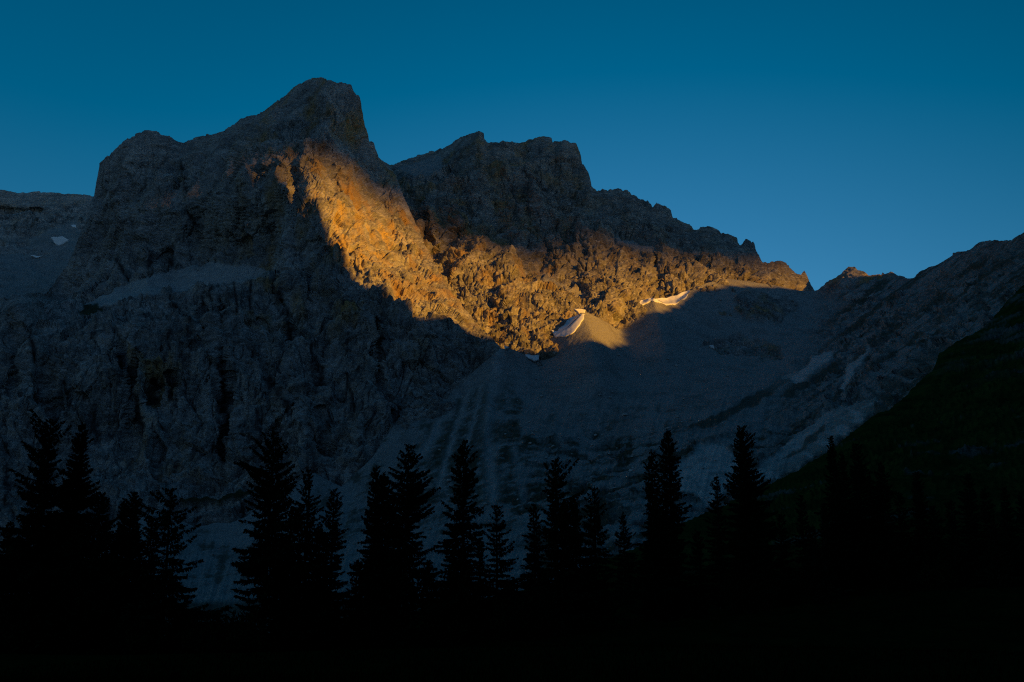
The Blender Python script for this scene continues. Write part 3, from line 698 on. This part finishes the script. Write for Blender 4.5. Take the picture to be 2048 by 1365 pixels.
def spruce_mesh(H, rad, power, ragged, dens, rng, tips=1):
    zs = np.arange(.04 * H, H * .985, .40 / dens)
    hb, az, Lb = [], [], []
    ph = rng.uniform(0, 6.28, 4); q1, q2 = rng.uniform(5, 9), rng.uniform(14, 24)
    for z in zs:
        f = z / H
        n = int(rng.integers(5, 8)) if f < .9 else 4
        a0 = rng.uniform(0, 6.28)
        prof = rad * H * (1 - f) ** power * min(1, .72 + f * 1.2) + .12
        prof *= 1 + (.13 * math.sin(f * q2 + ph[0]) + .12 * math.sin(f * q1 + ph[1])) * ragged * min(1, (1 - f) * 6)
        for k in range(n):
            hb.append(z + rng.normal(0, .1)); az.append(a0 + 6.283 * k / n + rng.normal(0, .25))
            Lb.append(prof * np.clip(rng.normal(.84, .2 * ragged), .22, 1.45) * (1 + .22 * ragged * math.sin(az[-1] + ph[2] + 3 * f) + .14 * ragged * math.sin(2 * az[-1] + ph[3] - 9 * f)))
    hb, az, Lb = map(np.array, (hb, az, Lb))
    f = hb / H
    rise = np.where(f > .85, .75, np.where(f > .6, .15, -.22)) + rng.normal(0, .10, len(f))
    curl = np.where(f > .85, .1, .20) + rng.normal(0, .06, len(f))
    dh = np.stack([np.cos(az), np.sin(az), 0 * az], -1)
    sd = np.stack([-np.sin(az), np.cos(az), 0 * az], -1)
    def bp(i, s):
        L = Lb[i]
        p = dh[i] * (L * s)[:, None]
        p[:, 2] += hb[i] + L * (rise[i] * s + curl[i] * s * s)
        return p
    nt = np.maximum(9, (Lb * 18 * dens).astype(int) + 8)
    I = np.repeat(np.arange(len(Lb)), nt)
    S = rng.uniform(.03, 1, len(I)) ** .8
    O = bp(I, S)
    side = rng.choice([-1, 1], len(I))[:, None]
    tl = (.20 + .34 * Lb[I] * (1.12 - S) ** .8 * .62) * rng.uniform(.6, 1.25, len(I))
    D = unit(dh[I] * rng.uniform(.35, 1.0, len(I))[:, None] + sd[I] * side * rng.uniform(.15, 1.0, len(I))[:, None] + np.array([0, 0, 1]) * rng.normal(-.22, .28, len(I))[:, None])
    N = unit(np.cross(D, rng.normal(0, 1, (len(I), 3))))
    W = rng.uniform(.12, .23, len(I)) * (.8 + .1 * Lb[I])
    V = [kites(O, D, N, tl, W)]
    J = rng.random(len(I)) < .6                         # hanging twigs below the sprays
    Dj = unit(D[J] * .5 + np.array([0, 0, -1]) * rng.uniform(.3, 1, J.sum())[:, None])
    V.append(kites(O[J] + D[J] * tl[J][:, None] * .3, Dj, unit(np.cross(Dj, rng.normal(0, 1, (J.sum(), 3)))), tl[J] * .7, W[J]))
    # the woody limb of each branch and its tip shoot
    k = np.arange(len(Lb)); o0 = bp(k, k * 0 + .0); o1 = bp(k, k * 0 + .55); o2 = bp(k, k * 0 + 1.0)
    for p, q, w in ((o0, o1, .10), (o1, o2, .09)):
        d = unit(q - p); V.append(kites(p, d, unit(np.cross(d, rng.normal(0, 1, d.shape))), np.linalg.norm(q - p, axis=1) * 1.08, k * 0 + w))
    # leader with its upright shoots
    for t in range(tips):
        ox = (t - (tips - 1) / 2) * .7
        n = 46
        z0 = rng.uniform(.93, 1.0, n) * H - t * .35
        o = np.stack([ox * np.clip((z0 / H - .9) * 14, 0, 1), 0 * z0, z0 - .25], -1)
        d = unit(np.stack([rng.normal(0, .35, n), rng.normal(0, .35, n), np.full(n, .8)], -1))
        V.append(kites(o, d, unit(np.cross(d, rng.normal(0, 1, (n, 3)))), rng.uniform(.25, .5, n), np.full(n, .07)))
    V = np.concatenate(V)
    return V, np.arange(len(V)).reshape(-1, 4)

def trunk_mesh(H, r0, rng):
    n = 9; zs = np.linspace(-.4, H * .97, 14)
    bx = np.cumsum(rng.normal(0, .02, 14)); by = np.cumsum(rng.normal(0, .02, 14)); bx[0] = by[0] = 0
    t = np.linspace(0, 2 * np.pi, n + 1)[:-1]
    rr_ = r0 * (1 - np.clip(zs / H, 0, 1)) ** .85 + .02 + r0 * .5 * np.exp(-np.maximum(zs, 0) / .5)
    V = np.stack([np.cos(t)[None] * rr_[:, None] + bx[:, None], np.sin(t)[None] * rr_[:, None] + by[:, None], np.broadcast_to(zs[:, None], (14, n))], -1)
    i = np.arange(14 * n).reshape(14, n); i2 = np.roll(i, -1, 1)
    return V.reshape(-1, 3), np.stack([i[:-1], i2[:-1], i2[1:], i[1:]], -1).reshape(-1, 4)

# tip pixel x, y in the survey sketch, distance, width / height, taper, raggedness, density, twin tips, label
SPRUCES = [
 (22, 1040, 118, 0.22, 0.74, 1.2, .9, 1, "thin dark spruce cut by the left edge of the picture"),
 (103, 836, 108, 0.22, 0.58, 1.7, 1.0, 1, "tall ragged spruce near the left edge with long uneven branches"),
 (165, 843, 112, 0.18, 0.73, .8, 1.25, 1, "tall dense spruce with a smooth narrow spire beside the ragged one at left"),
 (206, 985, 104, 0.27, 0.70, 1.0, 1.1, 1, "bushy dark spruce with a broad rounded top right of the two tall left ones"),
 (250, 996, 122, 0.19, 0.74, 1.1, 1.0, 1, "slim spruce tip poking out behind a broad dark crown at left"),
 (271, 984, 106, 0.25, 0.74, 1.0, 1.2, 1, "broad dark spruce in front of the big left cliff, darkest of the left mass"),
 (344, 976, 103, 0.27, 0.61, 1.6, .72, 1, "open see-through spruce with drooping boughs beside the pale scree gap at left"),
 (548, 862, 105, 0.21, 0.67, 1.4, .95, 1, "tallest spruce right of the scree gap, with stepped ragged boughs"),
 (617, 938, 112, 0.17, 0.67, 1.3, .85, 1, "slender spruce close on the right of the tallest stepped one"),
 (668, 978, 118, 0.21, 0.74, 1.0, .95, 1, "mid height pointed spruce standing before the foot of the left scree"),
 (752, 930, 113, 0.17, 0.74, 1.0, 1.1, 1, "spruce with a needle thin tip, left half of a close pair"),
 (768, 944, 110, 0.17, 0.67, .9, 1.2, 1, "stocky dense spruce pressed against the needle tipped one"),
 (817, 886, 108, 0.19, 0.65, 1.3, 1.0, 1, "tall spruce with long lower boughs reaching right, left of centre"),
 (926, 882, 110, 0.18, 0.65, 1.2, 1.0, 1, "tall straight spruce just left of the picture centre before the bright scree streak"),
 (994, 1008, 116, 0.21, 0.73, 1.5, .75, 1, "smaller open spruce with loose boughs right of the tall central one"),
 (1069, 1006, 121, 0.18, 0.74, 1.1, .95, 1, "small pointed spruce on the left shoulder of the central clump"),
 (1111, 915, 112, 0.19, 0.63, 1.5, 1.0, 1, "tall spruce with an irregular knobbly top in the central clump"),
 (1150, 998, 119, 0.18, 0.70, 1.4, .95, 1, "leaning topped spruce tucked behind the central clump"),
 (1189, 974, 117, 0.19, 0.65, 1.4, .8, 1, "open spruce with upturned boughs on the right of the central clump"),
 (1246, 1026, 150, 0.21, 0.74, 1.0, .9, 1, "smallest lone spruce standing in the gap on the hill crest"),
 (1302, 899, 121, 0.16, 0.73, 1.0, 1.1, 1, "tall slim spruce, lower left one of a touching pair right of centre"),
 (1335, 857, 124, 0.16, 0.74, 1.0, 1.1, 1, "tall slim spruce, higher right one of a touching pair right of centre"),
 (1433, 948, 135, 0.12, 0.73, 1.3, .9, 1, "very thin spruce left of the twin topped one"),
 (1481, 853, 126, 0.19, 0.67, .8, 1.25, 2, "tall twin topped spruce with a broad black skirt on the right"),
 (1602, 990, 140, 0.18, 0.74, 1.0, .9, 1, "low spruce on the grassy hillside below the scree edge"),
 (1646, 1005, 136, 0.18, 0.74, 1.0, 1.0, 1, "short spruce crowded under the tall hillside pair"),
 (1662, 870, 138, 0.13, 0.79, .9, 1.1, 1, "tall thin spruce whose tip touches the edge of the pale scree at right"),
 (1683, 903, 142, 0.16, 0.74, 1.0, 1.0, 1, "spruce squeezed in the middle of the hillside row at right"),
 (1711, 884, 140, 0.18, 0.74, 1.0, 1.1, 1, "full dark spruce right of the thin scree edge one on the hillside"),
 (1762, 924, 139, 0.19, 0.73, 1.1, 1.0, 1, "broad hillside spruce ending the dense row at right"),
 (1833, 943, 140, 0.17, 0.74, 1.0, 1.1, 1, "single spire spruce standing alone on the dark grassy hillside"),
 (1934, 945, 138, 0.19, 0.74, 1.0, 1.1, 1, "left spruce of the last clump near the right edge"),
 (1966, 976, 144, 0.19, 0.74, 1.0, 1.0, 1, "lower middle spruce of the last clump near the right edge"),
 (2007, 975, 136, 0.20, 0.74, 1.0, 1.1, 1, "last spruce on the right, beside the right edge of the picture"),
 (62, 1030, 122, .24, .70, 1.2, .9, 1, "half hidden spruce between the left edge tree and the ragged tall one"),
 (135, 1010, 116, .26, .70, 1.0, 1.1, 1, "dark spruce filling the gap below the two tall left spires"),
 (304, 1040, 112, .22, .72, 1.2, 1.0, 1, "short spruce wedged between the broad dark one and the see-through one at left"),
 (584, 1030, 120, .20, .72, 1.2, 1.0, 1, "short spruce hidden low between the stepped one and its slender neighbour"),
 (642, 1052, 108, .20, .70, 1.1, 1.0, 1, "low spruce in front of the gap left of the mid height pointed one"),
 (716, 1118, 116, .24, .72, 1.2, 1.0, 1, "stubby young spruce at the bottom of the scree gap left of the needle tipped one"),
 (858, 1120, 120, .22, .75, 1.2, .9, 1, "stubby young spruce low in the gap left of the central straight one"),
 (960, 1075, 124, .18, .75, 1.2, .9, 1, "young spruce between the central straight one and the smaller open one"),
 (1560, 1030, 132, .20, .72, 1.2, 1.0, 1, "bushy young spruce right of the broad black skirt of the twin topped one"),
 (1625, 1050, 126, .22, .70, 1.2, 1.0, 1, "low wide spruce in front of the hillside row at right"),
 (1737, 950, 146, .16, .75, 1.2, 1.0, 1, "narrow spruce peering out between the last two of the hillside row"),
 (1797, 985, 140, .19, .72, 1.1, 1.0, 1, "short spruce leaning on the right flank of the hillside row"),
 (1866, 1010, 142, .20, .75, 1.2, 1.0, 1, "small spruce at the right foot of the single spire on the hillside"),
 (1900, 1000, 137, .20, .72, 1.2, 1.0, 1, "small spruce on the left edge of the last clump at right"),
 (1985, 1035, 130, .24, .70, 1.2, 1.0, 1, "bushy low spruce in front of the last clump at right"),
 (2040, 990, 142, .20, .75, 1.1, 1.0, 1, "spruce cut by the right edge of the picture"),
 (1395, 1062, 128, .22, .72, 1.2, 1.0, 1, "low bushy spruce between the touching pair and the very thin one"),
 (1530, 1085, 124, .24, .72, 1.1, 1.1, 1, "lowest spruce tucked into the skirt of the twin topped one"),
]
for k, (px, py, d, rad, power, ragged, dens, tips, label) in enumerate(SPRUCES):
    rng = np.random.default_rng(100 + k)
    top = ray_at(np.array(float(px)), np.array(float(py)), np.array(float(d)))
    zb = stand_z(top[0], top[1])
    H = float(top[2]) - zb
    root = bpy.data.objects.new("spruce_tree", None); C.objects.link(root)
    root.location = (float(top[0]), float(top[1]), zb)
    root.empty_display_size = 1.0
    tag(root, label, "tree", "dark spruces in the foreground")
    V, F = trunk_mesh(H, .011 * H + .06, rng)
    link("trunk", np_mesh("trunk", V, F), M_BARK, root)
    V, F = spruce_mesh(H, rad, power, ragged, dens, rng, tips)
    link("crown", np_mesh("crown", V, F, False), M_NEEDLE, root)

# ------------------------------------------------------------------ low shrubs at the feet of the trees
def shrub_mesh(rng, wide, tall):
    V = []
    for st in range(26):
        a = rng.uniform(0, 6.28); t = rng.uniform(.1, 1) ** .6
        tip = np.array([math.cos(a) * wide * t, math.sin(a) * wide * t, tall * (1.05 - .6 * t * t) * rng.uniform(.7, 1.1)])
        n = 46
        s = rng.uniform(.1, 1, n)
        o = tip[None] * s[:, None] + rng.normal(0, .10, (n, 3))
        dd = unit(rng.normal(0, 1, (n, 3)) + np.array([0, 0, .4]) + tip * .3)
        V.append(kites(o, dd, unit(np.cross(dd, rng.normal(0, 1, (n, 3)))), rng.uniform(.15, .42, n), rng.uniform(.07, .15, n)))
        ax = unit(tip[None]); V.append(kites(np.zeros((1, 3)), ax, unit(np.cross(ax, rng.normal(0, 1, (1, 3)))), np.array([np.linalg.norm(tip)]), np.array([.06])))
    V = np.concatenate(V)
    return np_mesh("shrub", V, np.arange(len(V)).reshape(-1, 4), False)
rng = np.random.default_rng(9)
shrub_kinds = [shrub_mesh(rng, 1.5, 1.9), shrub_mesh(rng, 2.1, 1.5), shrub_mesh(rng, 1.2, 2.6)]
for px, d, sc, k in [(418, 100, 1.6, 0), (440, 98, 1.1, 1), (470, 103, 1.7, 2), (490, 100, 1.9, 0), (388, 101, 1.5, 2), (870, 112, 1.5, 1), (884, 108, 1.9, 0), (1004, 108, 1.6, 2), (1024, 112, 2.0, 1), (1040, 114, 2.4, 0),
                     (300, 100, 1.7, 1), (60, 104, 1.8, 0), (700, 112, 1.9, 2), (1225, 140, 1.3, 1), (1262, 146, 1.5, 0), (1580, 134, 1.9, 2), (1880, 133, 1.9, 0)]:
    p = ray_at(np.array(float(px)), np.array(1240.0), np.array(float(d)))
    o = link("shrub", shrub_kinds[k], M_SHRUB)
    o.location = (float(p[0]), d, stand_z(float(p[0]), d) - .1)
    o.rotation_euler = (0, 0, px * .37); o.scale = (sc, sc, sc)
    tag(o, "low dark shrub growing at the feet of the spruces", "shrub", "low shrubs between the spruces")

# ------------------------------------------------------------------ meadow grass near the camera
rng = np.random.default_rng(5)
n = 30000
gd = 3 + 75 * rng.random(n) ** 1.5; ga = rng.uniform(-.62, .62, n)
gx = gd * np.sin(ga); gy = gd * np.cos(ga)
o_ = np.stack([gx, gy, ground_z(gx, gy) - .02], -1)
dd = unit(np.stack([rng.normal(0, .3, n), rng.normal(0, .3, n), np.ones(n)], -1))
V = kites(o_, dd, unit(np.cross(dd, rng.normal(0, 1, (n, 3)))), rng.uniform(.12, .38, n), rng.uniform(.012, .03, n) * (1 + gd / 25))
o = link("meadow_grass", np_mesh("meadow_grass", V, np.arange(len(V)).reshape(-1, 4), False), M_GRASS)
tag(o, "dark meadow grass below the spruces", "grass", kind="stuff")

# ------------------------------------------------------------------ old snow patches
def surface_at(px, py, names=("scree_bowl", "mountain", "rocky_ridge", "far_plateau")):
    best = None
    for nm in names:
        PX, PY, P, xs, nr = SHEETS[nm]
        c = int(round((px - xs[0]) / (xs[1] - xs[0])))
        if c < 0 or c >= len(xs): continue
        col = PY[:, c]
        if py < col.min() - 1.5 or py > col.max() + 1.5: continue
        r = int(np.argmin(abs(col - py))); p = P[r, c]
        if best is None or p[1] < best[1]: best = p
    return best

SNOW = [
 ([(1101, 660), (1114, 662), (1128, 649), (1138, 637), (1154, 630), (1170, 627), (1166, 641), (1155, 657), (1142, 670), (1131, 673), (1113, 675)], "large pale snow patch on the left side of the sunlit scree cone"),
 ([(1147, 617), (1171, 619), (1169, 626), (1158, 628)], "small bright snow scrap at the tip of the sunlit scree cone"),
 ([(1271, 615), (1282, 601), (1301, 596), (1310, 597), (1330, 596), (1354, 590), (1376, 580), (1381, 583), (1369, 599), (1348, 610), (1330, 610), (1313, 604), (1304, 603), (1289, 608), (1276, 618)], "long curved snow strip under the rocks above the upper scree cone"),
 ([(1049, 708), (1064, 711), (1081, 709), (1077, 720), (1068, 722), (1057, 718)], "small wedge of snow in the notch between two scree cones"),
 ([(1007, 690), (1019, 696), (1010, 699)], "tiny snow scrap at the top of the left scree cone"),
 ([(1417, 691), (1426, 691), (1431, 699), (1422, 697)], "tiny snow fleck on the grey scree right of the cones"),
 ([(102, 475), (124, 473), (137, 479), (127, 489), (117, 492), (107, 486)], "largest snow patch on the far plateau at the left"),
 ([(141, 450), (152, 450), (151, 456), (144, 455)], "small upper snow patch beside the left buttress"),
 ([(57, 511), (87, 512), (72, 516)], "thin low snow streak at the foot of the far plateau"),
]
for poly, label in SNOW:
    pa = np.array(poly, float)
    cx_, cy_ = pa.mean(0); far = cx_ < 200
    st = .5
    gx_, gy_ = np.meshgrid(np.arange(pa[:, 0].min() - 1, pa[:, 0].max() + 1, st), np.arange(pa[:, 1].min() - 1, pa[:, 1].max() + 1, st))
    ins = in_poly(gx_ + .8 * np.sin(gy_ * .45 + 1), gy_ + .6 * np.sin(gx_ * .31), poly)
    soft = blur(ins, 3)
    ids = -np.ones(gx_.shape, int); V = []
    nodes = np.zeros(gx_.shape, bool)
    cell = ins[:-1, :-1] & ins[:-1, 1:] & ins[1:, :-1] & ins[1:, 1:]
    nodes[:-1, :-1] |= cell; nodes[:-1, 1:] |= cell; nodes[1:, :-1] |= cell; nodes[1:, 1:] |= cell
    yd = []
    jj = np.argwhere(nodes)
    for r, c in jj:
        p = surface_at(gx_[r, c], gy_[r, c]); yd.append(p[1] if p is not None else np.nan)
    yd = np.array(yd)
    if len(yd) == 0: continue
    yd = np.where(np.isnan(yd), np.nanmedian(yd), yd)
    # a smooth bank: plane fit through the ground it lies on, kept just proud of it
    G = np.full(gx_.shape, np.nan); G[nodes] = yd
    num = np.where(nodes, np.nan_to_num(G), 0.0); den = nodes.astype(float)
    num = blur(num, 40); den = blur(den, 40)
    yy = (num / np.maximum(den, 1e-6))[nodes]
    yy = yy - np.percentile(yy - yd, 80) - 1.5 - 2.5 * blur(ins, 8)[nodes]
    if np.ptp(yd) > 30 and len(poly) < 8:               # wedged into a notch: bank it against the nearer side
        yy = np.full(len(yd), np.percentile(yd, 8)) - 2 - 2.5 * blur(ins, 8)[nodes]
    for q, (r, c) in enumerate(jj):
        ids[r, c] = q
        V.append(ray_at(gx_[r, c], gy_[r, c], yy[q]))
    nV = len(V)
    Bk = [v + np.array([0, 6.0, -2.5]) for v in V]
    F = []
    for r, c in np.argwhere(cell):
        q = [ids[r, c], ids[r + 1, c], ids[r + 1, c + 1], ids[r, c + 1]]
        F.append(q); F.append([x + nV for x in q[::-1]])
        for e0, e1, rr_, cc_ in ((q[0], q[1], r, c - 1), (q[1], q[2], r + 1, c), (q[2], q[3], r, c + 1), (q[3], q[0], r - 1, c)):
            if not (0 <= rr_ < cell.shape[0] and 0 <= cc_ < cell.shape[1] and cell[rr_, cc_]):
                F.append([e1, e0, e0 + nV, e1 + nV])
    o = link("snow_patch", np_mesh("snow_patch", np.array(V + Bk), np.array(F)), M_SNOW)
    tag(o, label, "snow patch", "old snow patches under the cliffs")

# ------------------------------------------------------------------ boulders on the scree
def boulder_mesh(seed):
    import bmesh
    bm = bmesh.new(); bmesh.ops.create_icosphere(bm, subdivisions=3, radius=1.0)
    V = np.array([v.co[:] for v in bm.verts])
    rng = np.random.default_rng(seed)
    for _ in range(9):                                  # broken faces
        n_ = unit(rng.normal(0, 1, 3)); h = rng.uniform(.5, .85)
        ex = np.maximum(V @ n_ - h, 0); V = V - ex[:, None] * n_ * .92
    V = V * np.array([1.25, .95, .75]) + .05 * np.stack([pn(V * 2.3 + seed, 3), pn(V * 2.3 + seed, 4), pn(V * 2.3 + seed, 5)], -1)
    for v, q in zip(bm.verts, V): v.co = q
    me = bpy.data.meshes.new("boulder"); bm.to_mesh(me); bm.free()
    return me
bk = [boulder_mesh(s_) for s_ in (1, 2, 3, 4)]
rng = np.random.default_rng(21)
spots = [(1227, 972, 7.0), (1103, 828, 3.6), (1250, 832, 4.2), (1084, 794, 3.8), (1336, 718, 3.5), (1237, 712, 3.4), (1158, 878, 3.6), (1059, 888, 3.0), (1275, 862, 3.4), (1117, 762, 3.0), (1190, 868, 3.3), (1220, 905, 2.8), (1395, 885, 3.0), (1355, 835, 3.0), (880, 900, 2.4), (905, 888, 2.6), (1040, 850, 2.4), (1010, 868, 2.2),
         (395, 541, 3.4), (330, 585, 3.0), (420, 566, 2.6), (375, 556, 2.4)]
for _ in range(120):
    yb_ = rng.uniform(720, 1010)
    spots.append((rng.uniform(880, 1480), yb_, rng.uniform(1.2, 2.4) * rng.choice([1, 1, 1.5])))
for k, (px, py, sz) in enumerate(spots):
    p = surface_at(px, py)
    if p is None: continue
    o = link("boulder", bk[k % 4], M_BOULDER)
    o.location = (float(p[0]), float(p[1]) - sz * .3, float(p[2]) + sz * .25)
    o.rotation_euler = (rng.uniform(-.3, .3), rng.uniform(-.3, .3), rng.uniform(0, 6.28))
    o.scale = (sz, sz, sz)
    tag(o, "pale grey boulder lying on the shaded scree", "boulder", "boulders scattered on the scree")
